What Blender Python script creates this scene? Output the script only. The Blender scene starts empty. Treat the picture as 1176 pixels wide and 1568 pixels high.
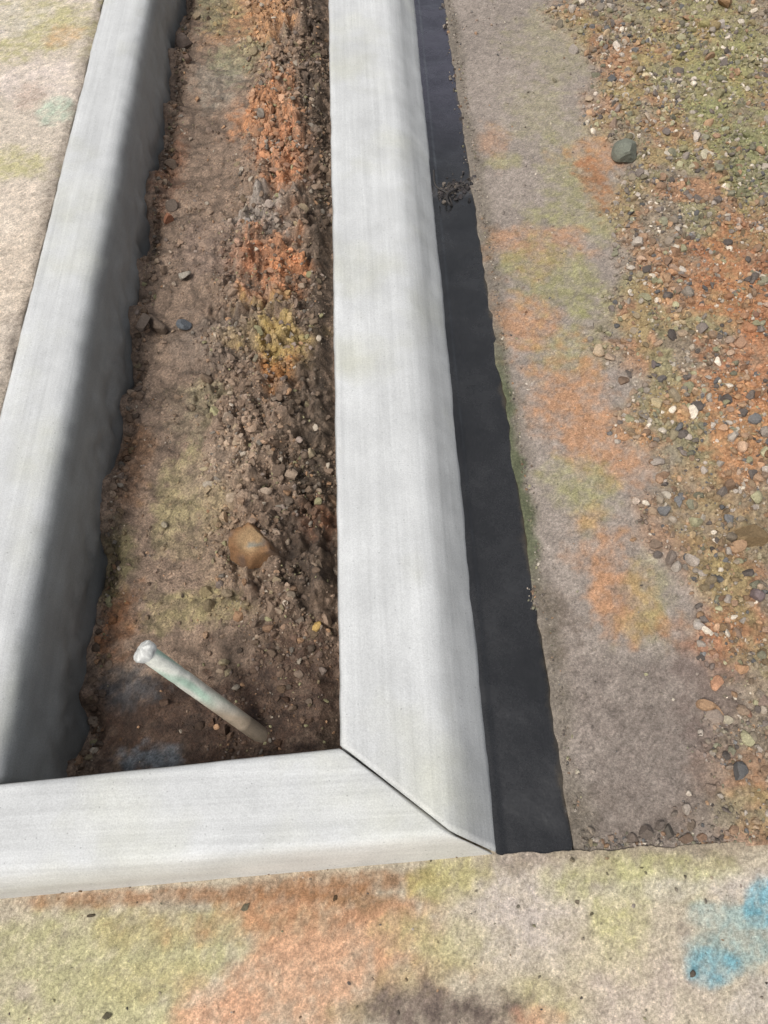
import bpy, math, numpy as np
from mathutils import Vector, noise as mn

scene = bpy.context.scene
H = 1.2                      # eye height of the phone above the paving (m)
PITCH, YAW, F = math.radians(60.5), math.radians(2.49), 1178.0
sp, cp, sy_, cy_ = math.sin(PITCH), math.cos(PITCH), math.sin(YAW), math.cos(YAW)

def P(px, py, z=0.0):  # px, py: image pixel coordinates
    """back-project an image pixel to world x,y on the level plane z"""
    u, v = px-588.0, 784.0-py
    D = F*sp - cp*v
    x, y = u/D*(H-z), (sp*v+cp*F)/D*(H-z)
    return (x*cy_+y*sy_, -x*sy_+y*cy_)

R = np.random.RandomState(7)
T = R.rand(256, 256)
def vn(x, y, s, o=0.0):
    x = np.asarray(x)*s+o*17.3+500; y = np.asarray(y)*s+o*7.7+500
    xi = np.floor(x).astype(int); yi = np.floor(y).astype(int)
    fx = x-xi; fy = y-yi
    fx = fx*fx*(3-2*fx); fy = fy*fy*(3-2*fy)
    a = T[xi & 255, yi & 255]; b = T[(xi+1) & 255, yi & 255]
    c = T[xi & 255, (yi+1) & 255]; d = T[(xi+1) & 255, (yi+1) & 255]
    return (a*(1-fx)+b*fx)*(1-fy)+(c*(1-fx)+d*fx)*fy
def fbm(x, y, s, n=4, o=0.0):
    t = 0; a = 0.5; k = 0
    for i in range(n):
        t = t+a*vn(x, y, s, o+i*3.1); k += a; s *= 2.03; a *= 0.55
    return t/k
def ss(a, b, x):
    t = np.clip((x-a)/(b-a), 0, 1); return t*t*(3-2*t)
def lin(c):
    c = np.array(c, float)/255.0
    return np.where(c <= 0.04045, c/12.92, ((c+0.055)/1.055)**2.4)

# ------------------------------------------------------------------ materials
def nd(nt, t, **k):
    n = nt.nodes.new(t)
    for a, b in k.items(): setattr(n, a, b)
    return n
def base_mat(name):
    m = bpy.data.materials.new(name); m.use_nodes = True
    nt = m.node_tree; b = nt.nodes['Principled BSDF']
    return m, nt, b
def noise_mul(nt, col, coord, scale, lo, hi, detail=5, fmin=0.3, fmax=0.7, mapscale=None):
    n = nd(nt, 'ShaderNodeTexNoise'); n.inputs['Scale'].default_value = scale
    n.inputs['Detail'].default_value = detail; n.inputs['Roughness'].default_value = 0.6
    if mapscale:
        mp = nd(nt, 'ShaderNodeMapping'); mp.inputs['Scale'].default_value = mapscale
        nt.links.new(coord, mp.inputs['Vector']); nt.links.new(mp.outputs[0], n.inputs['Vector'])
    else:
        nt.links.new(coord, n.inputs['Vector'])
    r = nd(nt, 'ShaderNodeMapRange'); r.inputs['From Min'].default_value = fmin; r.inputs['From Max'].default_value = fmax
    r.inputs['To Min'].default_value = lo; r.inputs['To Max'].default_value = hi
    nt.links.new(n.outputs['Fac'], r.inputs['Value'])
    mx = nd(nt, 'ShaderNodeVectorMath', operation='SCALE')
    nt.links.new(col, mx.inputs[0]); nt.links.new(r.outputs[0], mx.inputs['Scale'])
    return mx.outputs[0], n.outputs['Fac']
def voro_mul(nt, col, coord, scale, d0, d1, lo, hi=1.0):
    vo = nd(nt, 'ShaderNodeTexVoronoi'); vo.inputs['Scale'].default_value = scale
    nt.links.new(coord, vo.inputs['Vector'])
    vr = nd(nt, 'ShaderNodeMapRange'); vr.inputs['From Min'].default_value = d0; vr.inputs['From Max'].default_value = d1
    vr.inputs['To Min'].default_value = lo; vr.inputs['To Max'].default_value = hi
    nt.links.new(vo.outputs['Distance'], vr.inputs['Value'])
    sc = nd(nt, 'ShaderNodeVectorMath', operation='SCALE'); nt.links.new(col, sc.inputs[0]); nt.links.new(vr.outputs[0], sc.inputs['Scale'])
    return sc.outputs[0], vr.outputs[0]
def bump(nt, b, hs, coord=None):
    prev = None
    for h, s, d in hs:
        bp = nd(nt, 'ShaderNodeBump'); bp.inputs['Strength'].default_value = s; bp.inputs['Distance'].default_value = d
        nt.links.new(h, bp.inputs['Height'])
        if prev: nt.links.new(prev, bp.inputs['Normal'])
        prev = bp.outputs[0]
    nt.links.new(prev, b.inputs['Normal'])
def attr_mat(name, rough=0.9, coarse=(0.82, 1.18), fine=(0.72, 1.28), bs=0.6, bd=0.003, spec=0.25, grains=True, pit=.72):
    m, nt, b = base_mat(name)
    at = nd(nt, 'ShaderNodeAttribute', attribute_name='Col')
    geo = nd(nt, 'ShaderNodeNewGeometry'); co = geo.outputs['Position']
    c, f1 = noise_mul(nt, at.outputs['Color'], co, 38, coarse[0], coarse[1])
    c, f2 = noise_mul(nt, c, co, 260, fine[0], fine[1], 3)
    c, f3 = noise_mul(nt, c, co, 700, 0.78, 1.22, 1)
    hs = [(f1, bs*0.5, bd*2), (f2, bs, bd), (f3, bs*0.6, bd*0.4)]
    if grains:
        c, g1 = voro_mul(nt, c, co, 105, .06, .16, pit)      # small pits
        c, g2 = voro_mul(nt, c, co, 170, .1, .22, 1.3)    # pale sand grains
        hs.append((g1, .4, bd*.5))
    nt.links.new(c, b.inputs['Base Color'])
    b.inputs['Roughness'].default_value = rough
    b.inputs['Specular IOR Level'].default_value = spec
    bump(nt, b, hs)
    return m
M_slab = attr_mat('weathered_concrete', bs=0.6, bd=0.0026)
M_soil = attr_mat('damp_soil', rough=0.68, coarse=(0.75, 1.25), fine=(0.65, 1.35), bs=0.8, bd=0.0045, spec=0.45)
M_stone = attr_mat('stone_chips', rough=0.85, coarse=(0.9, 1.1), fine=(0.8, 1.2), bs=0.5, bd=0.0015, grains=False)

def curb_mat(name, along, side):
    m, nt, b = base_mat(name)
    geo = nd(nt, 'ShaderNodeNewGeometry'); co = geo.outputs['Position']
    # faint greenish / warm weather stains in the top colour
    n9 = nd(nt, 'ShaderNodeTexNoise'); n9.inputs['Scale'].default_value = 5; n9.inputs['Detail'].default_value = 7
    nt.links.new(co, n9.inputs['Vector'])
    r9 = nd(nt, 'ShaderNodeMapRange'); r9.inputs['From Min'].default_value = .52; r9.inputs['From Max'].default_value = .72
    nt.links.new(n9.outputs['Fac'], r9.inputs['Value'])
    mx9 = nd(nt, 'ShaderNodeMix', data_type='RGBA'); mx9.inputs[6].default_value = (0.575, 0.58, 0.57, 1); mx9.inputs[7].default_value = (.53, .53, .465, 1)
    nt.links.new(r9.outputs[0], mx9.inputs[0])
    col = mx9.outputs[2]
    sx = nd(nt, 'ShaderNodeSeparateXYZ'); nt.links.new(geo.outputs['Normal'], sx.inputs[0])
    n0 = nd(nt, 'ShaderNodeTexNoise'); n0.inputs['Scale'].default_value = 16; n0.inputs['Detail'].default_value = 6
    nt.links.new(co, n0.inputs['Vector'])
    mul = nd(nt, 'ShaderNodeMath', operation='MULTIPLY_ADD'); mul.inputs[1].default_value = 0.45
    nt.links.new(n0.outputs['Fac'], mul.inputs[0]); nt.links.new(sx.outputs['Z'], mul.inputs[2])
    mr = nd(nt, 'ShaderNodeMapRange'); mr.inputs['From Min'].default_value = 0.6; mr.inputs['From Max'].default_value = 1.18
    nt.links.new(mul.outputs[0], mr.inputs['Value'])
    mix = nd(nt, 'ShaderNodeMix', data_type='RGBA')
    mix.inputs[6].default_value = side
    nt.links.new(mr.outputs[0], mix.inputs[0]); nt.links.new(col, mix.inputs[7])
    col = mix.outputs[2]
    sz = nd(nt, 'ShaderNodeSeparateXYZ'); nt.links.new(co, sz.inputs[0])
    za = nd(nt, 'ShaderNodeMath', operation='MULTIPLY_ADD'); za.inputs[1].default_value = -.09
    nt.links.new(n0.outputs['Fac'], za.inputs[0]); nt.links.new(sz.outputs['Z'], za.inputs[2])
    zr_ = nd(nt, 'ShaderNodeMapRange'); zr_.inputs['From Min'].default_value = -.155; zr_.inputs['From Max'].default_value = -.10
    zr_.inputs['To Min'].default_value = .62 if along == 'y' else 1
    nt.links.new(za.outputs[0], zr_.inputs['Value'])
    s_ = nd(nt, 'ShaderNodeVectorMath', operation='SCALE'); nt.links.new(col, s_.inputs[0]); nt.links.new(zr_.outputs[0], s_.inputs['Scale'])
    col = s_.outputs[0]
    st = (190, 5, 60) if along == 'y' else (5, 190, 60)
    st2 = (50, 1.6, 20) if along == 'y' else (1.6, 50, 20)
    col, a = noise_mul(nt, col, co, 1.0, 0.935, 1.065, 5, mapscale=st)
    col, bb = noise_mul(nt, col, co, 1.0, 0.93, 1.07, 4, mapscale=st2)
    col, c = noise_mul(nt, col, co, 11, 0.89, 1.08, 8)
    col, d = noise_mul(nt, col, co, 420, 0.88, 1.12, 3)
    col, e = voro_mul(nt, col, co, 60, .04, .09, .68)
    col, e2 = voro_mul(nt, col, co, 130, .05, .12, .82)
    nt.links.new(col, b.inputs['Base Color'])
    b.inputs['Roughness'].default_value = 0.55; b.inputs['Specular IOR Level'].default_value = 0.4
    bump(nt, b, [(a, 0.15, 0.0010), (c, 0.3, 0.004), (d, 0.4, 0.001), (e, .4, .001)])
    return m
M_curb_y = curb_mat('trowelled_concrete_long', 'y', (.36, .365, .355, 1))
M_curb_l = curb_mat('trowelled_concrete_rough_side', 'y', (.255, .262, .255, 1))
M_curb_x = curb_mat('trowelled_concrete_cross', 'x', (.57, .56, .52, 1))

# ------------------------------------------------------------------ mesh helpers
def mesh_obj(name, verts, faces, mat, cols=None, smooth=True, parent=None):
    me = bpy.data.meshes.new(name)
    me.from_pydata([tuple(v) for v in np.asarray(verts).tolist()] if not isinstance(verts, list) else verts, [], faces if isinstance(faces, list) else faces.tolist())
    if cols is not None:
        at = me.color_attributes.new('Col', 'FLOAT_COLOR', 'POINT')
        c4 = np.ones((len(me.vertices), 4), np.float32); c4[:, :3] = cols
        at.data.foreach_set('color', c4.ravel())
    me.polygons.foreach_set('use_smooth', [smooth]*len(me.polygons))
    me.materials.append(mat); me.update()
    ob = bpy.data.objects.new(name, me); scene.collection.objects.link(ob)
    if parent: ob.parent = parent
    return ob

def axis(parts):
    a = []
    for lo, hi, st in parts:
        a.append(np.arange(lo, hi-1e-6, st))
    a.append([parts[-1][1]])
    return np.concatenate(a)

def sheet(name, xs, ys, zf, cf, mat, skirt=0.25, warp=None, grain=.12):
    X, Y = np.meshgrid(xs, ys, indexing='ij')
    if warp: X, Y = warp(X, Y)
    Z = zf(X, Y)
    C = cf(X.ravel(), Y.ravel())
    C = C*(1+np.random.RandomState(2).normal(0, grain, (len(C), 1)))
    C = np.clip(C, .004, 1)
    nx, ny = X.shape
    V = np.stack([X.ravel(), Y.ravel(), Z.ravel()], 1)
    I = np.arange(nx*ny).reshape(nx, ny)
    Fq = np.stack([I[:-1, :-1].ravel(), I[1:, :-1].ravel(), I[1:, 1:].ravel(), I[:-1, 1:].ravel()], 1)
    ring = np.concatenate([I[:, 0], I[-1, 1:], I[-2::-1, -1], I[0, -2:0:-1]])
    n0 = len(V); low = V[ring].copy(); low[:, 2] -= skirt
    V = np.vstack([V, low]); C = np.vstack([C, C[ring]*0.8])
    k = len(ring); j = np.arange(k); jn = (j+1) % k
    Fs = np.stack([ring[j], n0+j, n0+jn, ring[jn]], 1)
    return mesh_obj(name, V, np.vstack([Fq, Fs]), mat, C)

def paint(C, x, y, z, blobs, ws=14, k=.8, b0=.45):
    w1 = fbm(x, y, ws, 5, 11)-0.5
    w2 = fbm(x, y, ws*4, 4, 23)-0.5
    m1 = fbm(x, y, 55, 4, 61); m2 = fbm(x, y, 120, 3, 71)
    brk = b0+(1-b0)*ss(.36, .58, .6*m1+.4*m2)
    for i, (px, py, rx, ry, col, s) in enumerate(blobs):
        cx, cy = P(px, py, z)
        ax, _ = P(px+rx, py, z); _, by = P(px, py-ry, z)
        rw, rh = abs(ax-cx), abs(by-cy)
        d = np.sqrt(((x-cx)/rw)**2+((y-cy)/rh)**2)
        d = d+w1*1.9*(1 if i % 2 else -1)+w2*1.1
        w = np.clip(ss(1.4, 0.55, d)*s*k*brk, 0, 1)[:, None]
        C = C*(1-w)+lin(col)*w
    return C

# ------------------------------------------------------------------ colours
ORG = (179, 133, 96); GRN = (150, 147, 98); PNK = (196, 156, 126)

gb = [(850, -200), (860, 0), (900, 120), (945, 230), (960, 330), (935, 450), (930, 540), (975, 640), (1010, 720), (1040, 850), (1065, 950), (1085, 1050), (1105, 1200), (1120, 1300)]
gbw = np.array([P(a, b, 0) for a, b in gb]); gbw = gbw[np.argsort(gbw[:, 1])]
def gdens(x, y):
    xb = np.interp(y, gbw[:, 1], gbw[:, 0])
    return ss(-0.05, 0.06, x-xb+(fbm(x, y, 9, 4, 5)-0.5)*0.22)
def zr(x, y):
    g = gdens(x, y)
    return -0.004+g*(0.001+0.016*fbm(x, y, 26, 5, 9)+.005*fbm(x, y, 120, 2, 19))+0.0012*fbm(x, y, 60, 3, 2)

def col_right(x, y):
    n = fbm(x, y, 6, 5, 1)[:, None]
    C = lin((148, 137, 127))*(0.8+0.4*n)
    g = gdens(x, y)[:, None]
    C = C*(1-g)+lin((140, 126, 108))*g
    o = ss(0.5, 0.62, fbm(x, y, 8, 6, 31))[:, None]*g*0.6
    C = C*(1-o)+lin((170, 124, 90))*o
    o = ss(0.5, 0.62, fbm(x, y, 10, 6, 47))[:, None]*g*0.5
    C = C*(1-o)+lin((146, 142, 100))*o
    bl = [(850, 60, 70, 60, GRN, .4), (760, 215, 25, 30, ORG, .5), (770, 245, 30, 12, GRN, .6), (830, 180, 60, 50, GRN, .4),
          (890, 300, 60, 70, GRN, .7), (905, 240, 50, 22, ORG, .9), (915, 285, 25, 38, (158, 106, 76), .9), (805, 375, 75, 35, ORG, .8), (850, 430, 70, 60, GRN, .8),
          (800, 500, 50, 40, ORG, .9), (880, 530, 60, 50, GRN, .7), (860, 600, 60, 60, ORG, .95), (925, 680, 65, 60, ORG, .95),
          (900, 740, 50, 40, GRN, .7), (940, 870, 50, 75, ORG, 1), (905, 780, 40, 30, GRN, .5), (985, 880, 40, 50, GRN, .5), (990, 960, 60, 35, GRN, .5),
          (1140, 430, 60, 90, (162, 110, 78), 1), (1060, 450, 80, 40, ORG, .7), (1150, 560, 60, 100, (166, 114, 80), 1), (1120, 650, 70, 60, ORG, .9),
          (1060, 130, 90, 110, GRN, .7), (1110, 60, 60, 70, GRN, .7), (1150, 250, 50, 90, (128, 132, 94), .8), (1130, 690, 60, 60, ORG, .7),
          (1100, 800, 80, 60, (150, 134, 90), .6), (1080, 760, 60, 60, (160, 118, 84), .5), (1130, 985, 80, 50, (165, 116, 86), .9), (1140, 1190, 60, 45, (160, 118, 86), .7), (1140, 1240, 50, 30, GRN, .5),
          (1000, 1130, 120, 130, (118, 107, 99), .9), (960, 1250, 120, 50, (112, 101, 92), .9), (1080, 1060, 50, 80, (118, 102, 94), .7), (850, 960, 40, 60, (98, 84, 72), .7)]
    C = paint(C, x, y, 0, bl)
    e = ss(0.035, 0.0, x-0.288+(fbm(x, y, 16, 4, 3)-0.5)*0.05)[:, None]
    C = C*(1-0.45*e)+lin((90, 84, 68))*0.45*e
    e2 = (ss(0.018, 0.0, x-0.285+(fbm(x, y, 20, 4, 8)-0.5)*0.04)*ss(.5, .6, y)*ss(1.15, .95, y))[:, None]
    C = C*(1-0.65*e2)+lin((70, 84, 50))*0.65*e2
    return C*(1+g*np.random.RandomState(4).normal(0, .16, (len(x), 1)))

def col_front(x, y):
    n = fbm(x, y, 5, 5, 1)[:, None]
    C = lin((182, 170, 149))*(0.82+0.32*n)
    bl = [(120, 1470, 260, 75, (172, 167, 126), .95), (300, 1420, 150, 35, (165, 152, 108), .7), (100, 1560, 200, 60, (178, 172, 132), .9),
          (460, 1415, 170, 45, (174, 130, 98), 1), (250, 1372, 260, 14, (148, 108, 76), .85), (520, 1352, 140, 16, (140, 102, 70), .85), (560, 1385, 70, 22, (118, 100, 70), .6),
          (470, 1510, 190, 60, PNK, 1), (600, 1430, 70, 60, (184, 142, 110), .9), (330, 1560, 80, 30, (198, 154, 124), .8),
          (240, 1495, 90, 30, (180, 170, 124), .7), (690, 1440, 75, 40, (176, 168, 124), .8), (640, 1500, 60, 30, (170, 156, 116), .6), (580, 1545, 70, 25, (140, 130, 96), .8), (690, 1350, 70, 30, (168, 160, 104), .8),
          (820, 1390, 110, 70, (186, 174, 165), .9), (1000, 1335, 150, 30, (176, 172, 122), .9), (950, 1430, 80, 60, (184, 178, 124), .9), (850, 1530, 80, 40, (172, 162, 120), .9),
          (1050, 1360, 110, 25, (192, 182, 173), .7), (960, 1510, 110, 60, (184, 168, 156), .8), (1100, 1440, 65, 45, (142, 164, 160), .9), (1090, 1482, 38, 24, (108, 154, 164), 1), (1172, 1385, 22, 26, (104, 160, 174), .9), (1105, 1400, 36, 18, (150, 172, 168), .7), (1045, 1420, 26, 25, (134, 122, 112), .8),
          (690, 1550, 120, 40, (118, 104, 94), 1.1), (690, 1552, 70, 20, (100, 88, 80), .9), (830, 1558, 40, 20, (198, 148, 118), .7), (1150, 1540, 50, 40, (184, 174, 164), .7)]
    C = paint(C, x, y, 0, bl, ws=11, k=.9, b0=.55)
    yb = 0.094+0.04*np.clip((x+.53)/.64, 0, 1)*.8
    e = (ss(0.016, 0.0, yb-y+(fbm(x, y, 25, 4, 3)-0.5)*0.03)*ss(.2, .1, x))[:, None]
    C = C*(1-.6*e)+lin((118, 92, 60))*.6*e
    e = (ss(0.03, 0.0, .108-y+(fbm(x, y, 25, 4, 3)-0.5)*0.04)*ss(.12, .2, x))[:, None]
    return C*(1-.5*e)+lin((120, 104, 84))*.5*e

ZL = 0.048
def col_left(x, y):
    n = fbm(x, y, 6, 5, 1)[:, None]
    C = lin((200, 187, 171))*(0.84+0.3*n)
    bl = [(60, 40, 90, 40, (178, 171, 124), 1), (20, 20, 50, 30, (205, 195, 190), .7), (100, 55, 25, 15, (200, 160, 124), .8), (60, 130, 70, 30, (212, 198, 189), .8), (90, 165, 26, 20, (164, 186, 166), .8), (50, 150, 26, 18, (164, 140, 120), .6),
          (30, 250, 50, 24, (176, 170, 118), .9), (40, 400, 60, 90, (200, 182, 162), .6), (20, 520, 30, 60, (166, 154, 142), .7), (10, 330, 50, 40, (214, 199, 182), .7)]
    C = paint(C, x, y, ZL, bl)
    e = ss(0.03, 0.0, -0.678-x+(fbm(x, y, 14, 4, 3)-0.5)*0.04)[:, None]
    return C*(1-.35*e)+lin((110, 98, 86))*.35*e

# ------------------------------------------------------------------ setting
Mg, nt, b = base_mat('bare_earth')
geo = nd(nt, 'ShaderNodeNewGeometry'); rg = nd(nt, 'ShaderNodeRGB'); rg.outputs[0].default_value = (0.16, 0.12, 0.09, 1)
c, f = noise_mul(nt, rg.outputs[0], geo.outputs['Position'], 3, 0.6, 1.4)
nt.links.new(c, b.inputs['Base Color']); b.inputs['Roughness'].default_value = 0.95
mesh_obj('ground', [(-300, -300, -.26), (300, -300, -.26), (300, 300, -.26), (-300, 300, -.26)], [[0, 1, 2, 3]], Mg)

sheet('concrete_pavement', axis([(0.276, 1.5, .0046), (1.5, 6, .25)]), axis([(0.104, 2.7, .0046), (2.7, 9, .3)]), zr, col_right, M_slab,
      warp=lambda X, Y: (X+np.where(X < .29, (vn(Y*0, Y, 45, 2)-.5)*.007+(vn(Y*0, Y, 8, 4)-.5)*.008, 0), Y))
def wf(X, Y):
    lim = 0.108+0.03*ss(0.166, 0.161, X)
    return X, np.where(Y > 0, Y*lim/0.108, Y)+np.where((Y > .1) & (X > .17), (vn(X, X*0, 60, 3)-.5)*.005+(vn(X, X*0, 220, 3)-.5)*.002, 0)
sheet('concrete_slab', axis([(-6, -.7, .25), (-.7, .75, .0042), (.75, 6, .25)]), axis([(-4, -.2, .2), (-.2, .108, .0042)]),
      lambda x, y: 0.0014*fbm(x, y, 30, 4, 2)+.0006*fbm(x, y, 110, 2, 6), col_front, M_slab, warp=wf)
sheet('concrete_slab', axis([(-6, -1.7, .25), (-1.7, -.676, .006)]), axis([(0.09, 2.9, .006), (2.9, 9, .3)]),
      lambda x, y: ZL+0.002*fbm(x, y, 20, 4, 2)-0.006*ss(-.69, -.676, x+(vn(x, y, 30, 4)-.5)*.008), col_left, M_slab,
      warp=lambda X, Y: (X+np.where(X > -.68, (vn(Y*0, Y, 20, 2)-.5)*.006, 0), Y))

# soil bed
def zs(x, y):
    base = -0.125-0.028*ss(.66, .42, y)+0.02*ss(.9, 1.8, y)
    cx = -0.19+0.03*np.sin(y*4)
    mound = 0.03*np.exp(-((x-cx)/.11)**2)*ss(.45, .7, y)
    rough = ss(.14, .06, np.abs(x-cx-(fbm(x, y, 5, 3, 4)-.5)*.15))*ss(.42, .6, y)*.92+.08
    cl = np.abs(2*fbm(x, y, 22, 3, 7)-1)*2
    cl2 = np.abs(2*fbm(x, y, 55, 3, 17)-1)*2
    z = base+mound+(fbm(x, y, 9, 4, 6)-.5)*.045+rough*(.034*cl+.016*cl2-.02)+(fbm(x, y, 160, 3, 3)-.5)*.004
    z = z-.02*ss(-.10, -.06, x)
    z = z+.032*ss(-.455, -.51, x)*ss(.45, .7, vn(x*0, y, 13, 5))-.025*ss(-.47, -.5, x)*ss(.5, .2, vn(x*0, y, 13, 5))
    return z
def col_soil(x, y):
    n = fbm(x, y, 10, 5, 1)[:, None]
    C = lin((134, 114, 97))*(0.65+0.7*n)
    bl = [(385, 40, 55, 55, (182, 140, 102), 1), (340, 20, 30, 40, (140, 138, 100), .6), (410, 180, 50, 50, (184, 132, 94), 1), (440, 265, 40, 50, (186, 132, 96), 1), (350, 120, 40, 40, (150, 142, 128), .7), (370, 90, 40, 30, (146, 145, 110), .6),
          (400, 345, 50, 30, (156, 146, 136), .9), (425, 420, 42, 45, (190, 134, 96), 1.05), (370, 390, 30, 30, (172, 120, 88), 1), (415, 520, 60, 40, (170, 146, 92), 1), (440, 570, 35, 30, (186, 132, 80), 1),
          (320, 400, 40, 40, (138, 118, 104), .8), (330, 520, 60, 40, (130, 116, 103), .8), (300, 620, 50, 40, (142, 134, 106), .7), (250, 640, 60, 80, (120, 102, 87), .9), (290, 760, 50, 60, (156, 144, 106), .8), (360, 720, 70, 50, (158, 138, 118), .8),
          (340, 840, 60, 60, (142, 122, 100), .7), (480, 790, 25, 30, (168, 108, 74), .9), (180, 930, 30, 50, (138, 94, 60), .9), (170, 850, 25, 50, (104, 100, 62), .7), (205, 700, 25, 60, (128, 92, 62), .6), (265, 260, 20, 60, (126, 84, 58), .7),
          (290, 930, 80, 30, (146, 136, 94), .7), (230, 1090, 110, 80, (76, 56, 43), 1.1), (430, 1060, 90, 100, (84, 65, 53), 1.1), (330, 1100, 140, 60, (76, 57, 45), 1), (215, 1150, 50, 22, (112, 120, 126), .9), (190, 1030, 40, 30, (80, 86, 90), .6),
          (485, 100, 22, 140, (78, 66, 56), .9), (490, 400, 20, 200, (74, 63, 53), .9), (480, 680, 40, 110, (84, 72, 60), .9), (470, 870, 45, 70, (68, 56, 46), 1), (430, 800, 50, 60, (88, 72, 60), .6)]  # dark band beside the middle curb: moist soil, with occlusion shade painted in
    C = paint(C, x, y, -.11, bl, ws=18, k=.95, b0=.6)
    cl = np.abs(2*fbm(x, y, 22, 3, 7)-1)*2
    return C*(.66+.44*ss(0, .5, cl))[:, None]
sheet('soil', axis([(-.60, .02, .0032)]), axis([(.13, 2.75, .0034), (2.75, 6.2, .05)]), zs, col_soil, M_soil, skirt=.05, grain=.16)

# ------------------------------------------------------------------ curbs
curb = bpy.data.objects.new('concrete_curb', None); scene.collection.objects.link(curb)
def loft(name, A, B, N, mat, amp=0.0012, rough_low=0.0):
    st = 0.012
    AA, BB = [], []
    for i in range(len(A)-1):
        a0, a1, b0, b1 = map(np.array, (A[i], A[i+1], B[i], B[i+1]))
        n = max(1, int(np.ceil(max(np.linalg.norm(a1-a0), np.linalg.norm(b1-b0))/st)))
        for k in range(n):
            AA.append(a0+(a1-a0)*k/n); BB.append(b0+(b1-b0)*k/n)
    AA.append(np.array(A[-1])); BB.append(np.array(B[-1]))
    AA = np.array(AA); BB = np.array(BB); K = len(AA)
    V = []
    for i in range(N+1):
        t = i/N
        for k in range(K):
            p = AA[k]*(1-t)+BB[k]*t
            q = Vector(p)
            d1 = mn.noise(q*6); d2 = mn.noise(q*25+Vector((5, 3, 1)))
            d3 = mn.noise_vector(q*7+Vector((1, 9, 4))); d4 = mn.noise(q*60)
            low = min(1, max(0, (0.03-p[2])/.12))
            w = amp+rough_low*low
            V.append((p[0]+w*(d3[0]*1.1+d2*1.0+d4*.5), p[1]+w*(d3[1]+d2*.5)*(0 if i == 0 and amp < .002 else 1), p[2]+amp*.9*(d1+.4*d2)))
    Fc = []
    for i in range(N):
        for k in range(K-1):
            a = i*K+k; Fc.append([a, a+K, a+K+1, a+1])
    Fc.append(list(range(K))); Fc.append([N*K+K-1-k for k in range(K)])
    return mesh_obj(name, V, Fc, mat, parent=curb)
ZT = 0.06
YF = 7.0
def cx(x0, s): return x0+s*(YF-.14)
prA = [(-.047, .257, -.22), (-.0500, .2585, .045), (-.0520, .259, .055), (-.048, .2555, ZT), (.020, .1995, ZT+.001), (.084, .1465, ZT), (.096, .1365, ZT-.0025), (.107, .1310, ZT-.008), (.120, .1265, ZT-.017), (.136, .121, ZT-.032), (.155, .1145, .010), (.168, .110, -.004), (.172, .109, -.22)]
sl = [-.001, -.001, -.001, -.001, .003, .007, .008, .009, .010, .010, .0115, .012, .012]
prB = [(cx(a[0], s*.9), YF, a[2]) for a, s in zip(prA, sl)]
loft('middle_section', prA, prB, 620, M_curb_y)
crB = [(.1675, .1060, -.22), (.1640, .1070, -.004), (.1525, .1120, .010), (.1340, .1187, .028), (.1178, .1240, .043), (.1038, .1286, .052), (.0930, .1341, .0572), (.0178, .1965, ZT+.001), (-.0497, .2516, ZT), (-.0540, .2550, .054), (-.0540, .2550, -.22)]
crA = [(-.70, .074, -.22), (-.70, .0745, -.003), (-.697, .078, .012), (-.694, .083, .034), (-.691, .091, ZT-.014), (-.686, .099, ZT-.006), (-.675, .110, ZT-.0005), (-.61, .166, ZT+.001), (-.552, .222, ZT), (-.548, .225, .054), (-.548, .225, -.22)]
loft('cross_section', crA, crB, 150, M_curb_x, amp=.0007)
lfA = [(-.668, .112, -.22), (-.668, .112, .05), (-.666, .114, ZT-.002), (-.660, .119, ZT), (-.62, .160, ZT+.001), (-.572, .208, ZT-.001), (-.556, .224, ZT-.006), (-.545, .230, ZT-.016), (-.536, .235, ZT-.036), (-.528, .238, -.02), (-.518, .238, -.09), (-.506, .238, -.22)]
lfB = [(x-.004, YF, z) for x, y, z in lfA]
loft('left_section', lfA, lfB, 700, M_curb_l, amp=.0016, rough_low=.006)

# ------------------------------------------------------------------ black strip
Mb, nt, b = base_mat('wet_black_rubber')
geo = nd(nt, 'ShaderNodeNewGeometry'); co = geo.outputs['Position']
at = nd(nt, 'ShaderNodeAttribute', attribute_name='Col')
c, f1 = noise_mul(nt, at.outputs['Color'], co, 9, .7, 1.35); c, f2 = noise_mul(nt, c, co, 300, .8, 1.25, 3)
nt.links.new(c, b.inputs['Base Color']); b.inputs['Specular IOR Level'].default_value = .55
rr_ = nd(nt, 'ShaderNodeMapRange'); rr_.inputs['From Min'].default_value = .42; rr_.inputs['From Max'].default_value = .6
rr_.inputs['To Min'].default_value = .06; rr_.inputs['To Max'].default_value = .34
nt.links.new(f1, rr_.inputs['Value']); nt.links.new(rr_.outputs[0], b.inputs['Roughness'])
b.inputs['Coat Weight'].default_value = .35; b.inputs['Coat Roughness'].default_value = .08
bump(nt, b, [(f1, .6, .008), (f2, .08, .0003)])
YJ = 1.545
def zb(x, y):
    x0 = .172+.012*(y-.11)
    t = (x-x0)/(.283-x0)
    return -.0045+.0035*ss(.1, .0, t)+(fbm(x, y, 7, 4, 3)-.5)*.007-.0018*ss(.004, .0, np.abs(y-YJ-.3*(x-.23)))-.0015*ss(.9, 1, t)
def cb(x, y):
    C = np.ones((len(x), 3))*np.array([.018, .018, .0185])*(0.8+.5*fbm(x, y, 9, 4, 5)[:, None])
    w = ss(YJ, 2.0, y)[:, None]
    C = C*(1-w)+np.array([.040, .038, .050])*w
    e = (ss(.035, 0, np.abs(y-YJ)+(fbm(x, y, 30, 3, 5)-.5)*.05)*.5)[:, None]
    C = C*(1-e)+lin((92, 90, 90))*e
    e = (ss(.014, .0, .284-x+(fbm(x, y, 30, 4, 5)-.5)*.03)*.5)[:, None]
    return C*(1-e)+lin((88, 78, 62))*e
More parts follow.
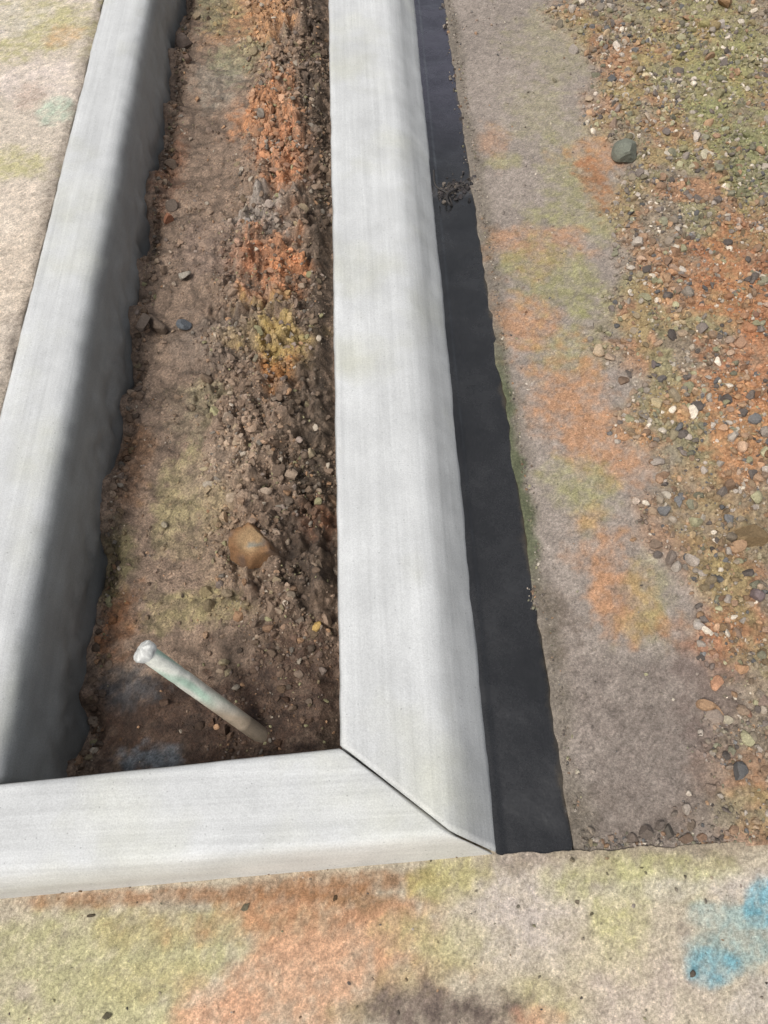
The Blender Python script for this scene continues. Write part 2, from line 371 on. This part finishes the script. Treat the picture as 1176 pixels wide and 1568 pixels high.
def wb(X, Y):
    t = (X-.17)/(.284-.17); x0 = .166+.012*(Y-.11)
    XX = x0+t*(.284-x0)
    return XX+np.where(t > .95, (fbm(Y*0, Y, 14, 4, 2)-.5)*.014, 0), Y
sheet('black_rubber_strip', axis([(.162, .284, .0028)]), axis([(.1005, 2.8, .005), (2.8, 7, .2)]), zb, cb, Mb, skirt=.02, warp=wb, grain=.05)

# bent tie wire lying on the joint of the strip
Mw, nt, b = base_mat('rusty_wire'); b.inputs['Base Color'].default_value = (.05, .045, .042, 1); b.inputs['Metallic'].default_value = .4; b.inputs['Roughness'].default_value = .6
cu = bpy.data.curves.new('tie_wire', 'CURVE'); cu.dimensions = '3D'; cu.bevel_depth = .0024; cu.bevel_resolution = 2
s = cu.splines.new('BEZIER'); pw = [P(664, 262, .02)+(.022,), P(668, 285, .01)+(.010,), P(684, 298, .0)+(.004,), P(690, 316, 0)+(.003,), P(684, 306, 0)+(.009,), P(700, 290, 0)+(.004,)]
s.bezier_points.add(len(pw)-1)
for bp_, p in zip(s.bezier_points, pw): bp_.co = p; bp_.handle_left_type = bp_.handle_right_type = 'AUTO'
wo = bpy.data.objects.new('tie_wire', cu); cu.materials.append(Mw); scene.collection.objects.link(wo)

# ------------------------------------------------------------------ stones
def ico(sub):
    import bmesh
    bm = bmesh.new(); bmesh.ops.create_icosphere(bm, subdivisions=sub, radius=1)
    v = np.array([list(p.co) for p in bm.verts]); f = np.array([[q.index for q in p.verts] for p in bm.faces]); bm.free()
    return v, f
I1, I2, I3 = ico(1), ico(2), ico(3)
def stones(x, y, r, zf, cols, ico_, rs, sink=.15, jag=.16, flat=(.45, .95), cuts=6):
    tv, tf = ico_; n = len(x); K = len(tv)
    sc = np.stack([np.ones(n), rs.uniform(.6, .95, n), rs.uniform(flat[0], flat[1], n)], 1)*r[:, None]
    v = np.repeat(tv[None], n, 0)
    for k in range(cuts):
        d = rs.normal(size=(n, 3)); d /= np.linalg.norm(d, axis=1)[:, None]
        h = rs.uniform(.35, .75, n)
        dot = np.einsum('nkj,nj->nk', v, d)
        ex = np.clip(dot-h[:, None], 0, None)
        v = v-ex[:, :, None]*d[:, None, :]
    v = v*(1+rs.uniform(-jag, jag, (n, K, 1)))*sc[:, None, :]*1.12
    a, t, t2 = rs.uniform(0, 6.283, n), rs.normal(0, .35, n), rs.normal(0, .35, n)
    ct, st = np.cos(t)[:, None], np.sin(t)[:, None]
    Y1 = v[:, :, 1]*ct-v[:, :, 2]*st; Z1 = v[:, :, 1]*st+v[:, :, 2]*ct; X1 = v[:, :, 0]
    ct, st = np.cos(t2)[:, None], np.sin(t2)[:, None]
    X2 = X1*ct+Z1*st; Z2 = -X1*st+Z1*ct
    ca, sa = np.cos(a)[:, None], np.sin(a)[:, None]
    Xw = X2*ca-Y1*sa+x[:, None]; Yw = X2*sa+Y1*ca+y[:, None]
    Zw = Z2+(zf(x, y)+sc[:, 2]*(1-sink)*.5)[:, None]
    V = np.stack([Xw, Yw, Zw], 2).reshape(-1, 3)
    Fq = (tf[None]+(np.arange(n)*K)[:, None, None]).reshape(-1, 3)
    return V, Fq, np.repeat(cols, K, 0)
def join(name, parts, mat, smooth=False):
    V, Fs, C, o = [], [], [], 0
    for v, f, c in parts:
        V.append(v); Fs.append(f+o); C.append(c); o += len(v)
    return mesh_obj(name, np.vstack(V), np.vstack(Fs), mat, np.clip(np.vstack(C), .01, 1), smooth=smooth)
def stone_cols(local, rs, pal, mixl, lo=.7, hi=1.3):
    n = len(local); pal = np.array([lin(c) for c in pal])
    c = pal[rs.randint(0, len(pal), n)]
    m = (rs.uniform(size=n) < mixl)[:, None]*rs.uniform(.5, 1, n)[:, None]
    return (c*(1-m)+local*m)*rs.uniform(lo, hi, n)[:, None]
PAL = [(138, 128, 116), (160, 148, 136), (118, 108, 100), (98, 90, 84), (184, 172, 158), (162, 132, 104), (144, 118, 96), (202, 190, 172), (130, 126, 106), (156, 150, 120), (108, 106, 104)]
rs = np.random.RandomState(3)
def scatter_right(N, rlo, rhi, pw, base=.012, clump=1.2):
    x = rs.uniform(.29, 1.45, N); y = rs.uniform(.12, 2.75, N)
    d = gdens(x, y)*(0.3+clump*ss(.35, .62, fbm(x, y, 12, 4, 77)))+base
    k = (rs.uniform(size=N) < d) & (x < .62+.42*y); x, y = x[k], y[k]
    r = rlo*(rhi/rlo)**(rs.uniform(size=len(x))**pw)
    return x, y, r
parts = []
x, y, r = scatter_right(60000, .0018, .0042, 1.2, .02); parts.append(stones(x, y, r, zr, stone_cols(col_right(x, y), rs, PAL, .72, .65, 1.4), I1, rs))
x, y, r = scatter_right(20000, .004, .0088, 1.4, .002); parts.append(stones(x, y, r, zr, stone_cols(col_right(x, y), rs, PAL, .6, .65, 1.35), I2, rs, jag=.06))
x, y, r = scatter_right(3200, .0085, .0155, 2.0, .0, 1.0); parts.append(stones(x, y, r, zr, stone_cols(col_right(x, y), rs, PAL, .45, .7, 1.3), I2, rs, jag=.06))
n = 900; x = rs.uniform(.29, 1.2, n); y = .110+np.abs(rs.normal(0, .009, n)); r = .0015*(4**(rs.uniform(size=n)**2))
parts.append(stones(x, y, r, zr, stone_cols(col_right(x, y), rs, PAL, .5)*.8, I1, rs))
n = 600; y = rs.uniform(.12, 2.6, n); x = .287+np.abs(rs.normal(0, .008, n)); r = rs.uniform(.0012, .0034, n)
parts.append(stones(x, y, r, zr, stone_cols(col_right(x, y), rs, PAL, .6)*.8, I1, rs))
sp_ = [(957, 240, 22, (116, 118, 106)), (918, 536, 13, (190, 168, 140)), (935, 548, 9, (160, 140, 120)), (905, 498, 9, (150, 140, 128)), (1110, 12, 14, (150, 120, 90)), (1142, 828, 26, (128, 108, 80)), (1100, 45, 10, (170, 160, 150)),
       (1075, 990, 12, (158, 122, 100)), (1098, 1046, 12, (176, 134, 106)), (1130, 1028, 12, (180, 142, 110)), (1140, 1090, 11, (150, 116, 96)), (1165, 1075, 12, (130, 112, 100)), (1070, 958, 10, (170, 160, 150)), (1040, 770, 10, (120, 118, 116)),
       (990, 1272, 13, (100, 90, 82)), (1024, 1272, 15, (96, 89, 81)), (1052, 1284, 12, (106, 88, 74)), (1060, 1266, 10, (120, 106, 92)), (1010, 1262, 9, (104, 94, 86)), (970, 1285, 9, (110, 98, 88)), (908, 1272, 9, (134, 122, 108)), (1076, 1280, 8, (126, 102, 84)),
       (958, 580, 10, (120, 100, 84)), (970, 600, 9, (150, 130, 110)), (1000, 560, 9, (110, 100, 96)), (1012, 585, 8, (96, 90, 86)), (940, 190, 11, (140, 120, 104)), (945, 170, 8, (165, 150, 140)), (880, 75, 9, (150, 140, 130)), (1155, 915, 12, (120, 106, 104)), (1078, 240, 9, (190, 180, 154)), (1110, 200, 8, (150, 150, 124)),
       (1112, 1105, 9, (160, 150, 130)), (1150, 1130, 9, (140, 128, 110)), (885, 1180, 4, (180, 170, 150))]
q = np.array([P(a, b, .004) for a, b, c, d in sp_]); rr = np.array([c*H/(F*sp-cp*(784-b)) for a, b, c, d in sp_])
parts.append(stones(q[:, 0], q[:, 1], rr, zr, np.array([lin(d) for *_, d in sp_]), I3, rs, jag=.03, sink=.0, cuts=8))
join('gravel', parts, M_stone)

parts = []
SP = [(128, 110, 94), (148, 130, 112), (108, 92, 78), (168, 156, 140), (134, 120, 110), (158, 126, 98), (122, 114, 104), (144, 138, 106), (90, 78, 68)]
def scatter_soil(N, rlo, rhi, pw, lowd=.3):
    y = rs.uniform(.27, 2.75, N); x = rs.uniform(-.51, -.055, N)
    c = -.19+.03*np.sin(y*4)
    d = (lowd+ss(.16, .05, np.abs(x-c)))*(0.2+ss(.38, .6, fbm(x, y, 11, 4, 55)))*(.25+.75*ss(.4, .6, y))
    k = rs.uniform(size=N) < d; x, y = x[k], y[k]
    return x, y, rlo*(rhi/rlo)**(rs.uniform(size=len(x))**pw)
x, y, r = scatter_soil(34000, .0016, .004, 1.1, .12); parts.append(stones(x, y, r, zs, stone_cols(col_soil(x, y)*1.15, rs, SP, .78, .75, 1.4), I1, rs))
x, y, r = scatter_soil(8500, .004, .0095, 1.6, .05); parts.append(stones(x, y, r, zs, stone_cols(col_soil(x, y)*1.15, rs, SP, .72, .75, 1.35), I2, rs, jag=.08))
x, y, r = scatter_soil(900, .009, .017, 1.7, .02); parts.append(stones(x, y, r, zs, stone_cols(col_soil(x, y)*1.1, rs, SP, .85), I2, rs, jag=.12, sink=.5))
n = 1100; y = rs.uniform(.26, 2.7, n); x = -.503+np.abs(rs.normal(0, .013, n)); r = .002+.009*rs.uniform(size=n)**3
parts.append(stones(x, y, r, zs, stone_cols(col_soil(x, y), rs, SP, .7)*.75, I2, rs, jag=.12))
sp2 = [(480, 955, 12, (190, 158, 98)), (283, 500, 15, (100, 104, 108)), (240, 498, 22, (104, 90, 78)), (222, 505, 14, (92, 82, 74)), (455, 237, 10, (210, 196, 182)), (285, 423, 10, (150, 142, 130)), (338, 1003, 9, (158, 144, 116)), (342, 1018, 8, (140, 128, 104)), (250, 800, 8, (150, 140, 120)),
       (285, 75, 14, (96, 84, 76)), (290, 105, 10, (110, 92, 80)), (265, 322, 11, (104, 92, 82)), (260, 345, 10, (140, 98, 76)), (478, 700, 9, (160, 145, 120)), (460, 490, 8, (138, 120, 106)), (395, 565, 7, (140, 130, 110)), (425, 890, 9, (142, 126, 104)), (445, 915, 8, (134, 120, 104)), (490, 870, 8, (126, 110, 94)), (240, 1065, 9, (90, 72, 60)), (262, 255, 12, (104, 90, 78)), (380, 350, 9, (140, 132, 126)), (400, 305, 10, (146, 136, 128))]
q = np.array([P(a, b, -.11) for a, b, c, d in sp2]); rr = np.array([c*(H+.11)/(F*sp-cp*(784-b)) for a, b, c, d in sp2])
parts.append(stones(q[:, 0], q[:, 1], rr, zs, np.array([lin(d) for *_, d in sp2]), I3, rs, jag=.03, sink=-.4, cuts=8))
join('gravel', parts, M_stone)

# the one larger stone : flat, broken faces
q = P(386, 835, -.09)
v, f = ico(4); v = v.copy()
r2 = np.random.RandomState(21)
for k in range(13):
    d = r2.normal(size=3); d[2] = abs(d[2])*.7; d /= np.linalg.norm(d); h = r2.uniform(.5, .8)
    ex = np.clip(v@d-h, 0, None); v = v-ex[:, None]*d
ex = np.clip(v@np.array([0.1, -.1, .99])-.45, 0, None); v = v-ex[:, None]*np.array([0.1, -.1, .99])
V = []
for p in v:
    p = Vector(p); w = 1.3+.10*mn.noise(p*2.2)+.06*mn.noise(p*7)+.03*mn.noise(p*16)
    V.append((p[0]*.043*w, p[1]*.036*w, p[2]*.036*w))
V = np.array(V); a = .6
V = np.stack([V[:, 0]*math.cos(a)+V[:, 1]*math.sin(a)+q[0], -V[:, 0]*math.sin(a)+V[:, 1]*math.cos(a)+q[1], V[:, 2]+float(zs(np.array([q[0]]), np.array([q[1]]))[0])+.020], 1)
C = np.repeat(lin((160, 132, 98))[None], len(V), 0)
rad = np.sqrt((V[:, 0]-q[0])**2+(V[:, 1]-q[1])**2)
mm = ss(.5, .62, fbm(V[:, 0], V[:, 1], 45, 4, 9))[:, None]
C = C*(1-mm)+lin((128, 124, 112))*mm
C = C*(.35+1.2*fbm(V[:, 0], V[:, 1], 60, 4, 4)[:, None])
C = C*(1-ss(.018, .032, rad)[:, None]*.55)+lin((120, 74, 44))*.45*ss(.018, .032, rad)[:, None]
mesh_obj('rock', V, f, M_stone, C)

# debris crumbs on slabs and strip
parts = []
n = 420; x = rs.uniform(-.6, .7, n); y = rs.uniform(-.15, .1, n); r = .0007+.003*rs.uniform(size=n)**4
parts.append(stones(x, y, r, lambda a, b: a*0+.0006, stone_cols(col_front(x, y)*.6, rs, PAL, .7)*.8, I1, rs))
n = 500; x = rs.uniform(-.55, .14, n); y = .096+.024*(x+.53)/.64*1.1-np.abs(rs.normal(0, .006, n)); r = .0008+.003*rs.uniform(size=n)**3
parts.append(stones(x, y, r, lambda a, b: a*0+.0008, stone_cols(col_front(x, y)*.6, rs, [(120, 90, 62), (92, 72, 54), (140, 110, 84)], .5)*.8, I1, rs))
fs = [(376, 1388, 8, (104, 98, 80)), (140, 1402, 6, (80, 72, 58)), (165, 1555, 6, (96, 90, 72)), (1060, 1492, 5, (90, 82, 72)), (884, 1382, 4, (116, 106, 90)), (905, 1290, 6, (120, 108, 88)), (513, 1376, 5, (84, 68, 50)), (875, 1315, 5, (120, 110, 90)), (905, 1400, 4, (96, 90, 72))]
q = np.array([P(a, b, 0) for a, b, c, d in fs]); rr = np.array([c*H/1300 for a, b, c, d in fs])
parts.append(stones(q[:, 0], q[:, 1], rr, lambda a, b: a*0+.0006, np.array([lin(d) for *_, d in fs]), I2, rs))
n = 260; x = .238+rs.normal(0, .024, n); x = np.clip(x, .196, .284); y = YJ+rs.normal(0, .016, n)+(x-.23)*.4; r = .0014+.006*rs.uniform(size=n)**2
parts.append(stones(x, y, r, zb, stone_cols(np.repeat(lin((66, 62, 62))[None], n, 0), rs, [(50, 48, 48), (80, 76, 72), (104, 96, 88)], .5), I2, rs))
n = 90; y = rs.uniform(1.6, 2.6, n); x = .278-np.abs(rs.normal(0, .008, n)); r = .0014+.005*rs.uniform(size=n)**2
parts.append(stones(x, y, r, zb, stone_cols(np.repeat(lin((80, 74, 70))[None], n, 0), rs, PAL, .5)*.7, I2, rs))
n = 70; y = .5+rs.normal(0, .014, n); x = .277+rs.normal(0, .005, n); r = rs.uniform(.001, .004, n)
parts.append(stones(x, y, r, zb, stone_cols(np.repeat(lin((90, 80, 70))[None], n, 0), rs, PAL, .5), I1, rs))
join('grit', parts, M_stone)

# ------------------------------------------------------------------ pipe
pipe = bpy.data.objects.new('plastic_pipe', None); scene.collection.objects.link(pipe)
tip = Vector((-.3548, .4168, .05)); q = P(392, 1120, -.15); bot = Vector((q[0], q[1], -.15))
ax = (tip-bot).normalized(); bot2 = bot-ax*.05
s1 = ax.cross(Vector((0, 0, 1))).normalized(); s2 = ax.cross(s1)
Mp, nt, b = base_mat('dirty_plastic')
at = nd(nt, 'ShaderNodeAttribute', attribute_name='Col'); geo = nd(nt, 'ShaderNodeNewGeometry')
c, f1 = noise_mul(nt, at.outputs['Color'], geo.outputs['Position'], 45, .78, 1.2); c, f2 = noise_mul(nt, c, geo.outputs['Position'], 350, .85, 1.12)
nt.links.new(c, b.inputs['Base Color']); b.inputs['Roughness'].default_value = .5
bump(nt, b, [(f1, .4, .003), (f2, .5, .001)])
def tube(name, prof, cf, jit=0.0, n=40):
    V, C = [], []
    for d, r in prof:
        for k in range(n):
            a = 2*math.pi*k/n
            p = bot2+ax*d+(s1*math.cos(a)+s2*math.sin(a))*r
            if jit: p = p+mn.noise_vector(p*160)*jit+mn.noise_vector(p*60)*jit
            V.append(tuple(p)); C.append(cf(d, a))
    Fc = [[i*n+k, i*n+(k+1) % n, (i+1)*n+(k+1) % n, (i+1)*n+k] for i in range(len(prof)-1) for k in range(n)]
    Fc.append([(len(prof)-1)*n+k for k in range(n)])
    mesh_obj(name, V, Fc, Mp, np.array(C), parent=pipe)
Lp = (tip-bot2).length
def cpipe(d, a):
    t = (d-.05)/(Lp-.05)
    w = min(1, max(0, (t-.2)*2.4+.3*math.sin(a*2+d*30)))
    c = lin((180, 164, 144))*(1-w)+lin((224, 224, 212))*w
    g = .7*min(1, max(0, mn.noise(Vector((a*.8, d*14, 2)))*2.5))*w
    c = c*(1-g)+lin((156, 194, 172))*g
    if t < .12: c = c*.6
    return c
tube('shaft', [(Lp*i/60, .0145-.0006*(i > 44)*(i < 47)) for i in range(60)]+[(Lp-.004, .0142)], cpipe, jit=.0002)
tube('end_plug', [(Lp-.010, .0150), (Lp-.006, .0176), (Lp, .0192), (Lp+.004, .0186), (Lp+.006, .017), (Lp+.007, .012), (Lp+.0076, .006), (Lp+.008, .001)], lambda d, a: lin((228, 228, 222))*(.85+.5*mn.noise(Vector((math.cos(a)*3, math.sin(a)*3, d*200)))), jit=.0019)

# ------------------------------------------------------------------ light, sky, camera
sd = Vector((-.40, -.34, .85)).normalized()      # towards the sun
w = bpy.data.worlds.new('World'); scene.world = w; w.use_nodes = True
sky = w.node_tree.nodes.new('ShaderNodeTexSky'); sky.sky_type = 'NISHITA'; sky.sun_disc = False
sky.sun_elevation = math.asin(sd.z); sky.sun_rotation = math.atan2(sd.x, sd.y)
sky.air_density = 1.0; sky.dust_density = 4.0; sky.ozone_density = .3
hs = w.node_tree.nodes.new('ShaderNodeHueSaturation'); hs.inputs['Saturation'].default_value = .35   # thin cloud veil
bg = w.node_tree.nodes['Background']; bg.inputs['Strength'].default_value = .138
w.node_tree.links.new(sky.outputs[0], hs.inputs['Color']); w.node_tree.links.new(hs.outputs[0], bg.inputs['Color'])
L = bpy.data.lights.new('sun', 'SUN'); L.energy = 1.8; L.angle = math.radians(14); L.color = (1, .97, .92)
lo = bpy.data.objects.new('sun', L); scene.collection.objects.link(lo); lo.rotation_euler = sd.to_track_quat('Z', 'Y').to_euler()
cam = bpy.data.cameras.new('camera'); cam.sensor_fit = 'VERTICAL'; cam.sensor_height = 36; cam.sensor_width = 27; cam.lens = F/1568*36
cam.clip_start = .02; cam.clip_end = 1000
co_ = bpy.data.objects.new('camera', cam); scene.collection.objects.link(co_)
co_.location = (0, 0, H); co_.rotation_euler = (math.pi/2-PITCH, 0, -YAW)
scene.camera = co_
scene.view_settings.view_transform = 'Standard'
try: scene.view_settings.look = 'None'
except Exception: pass
scene.view_settings.exposure = 0
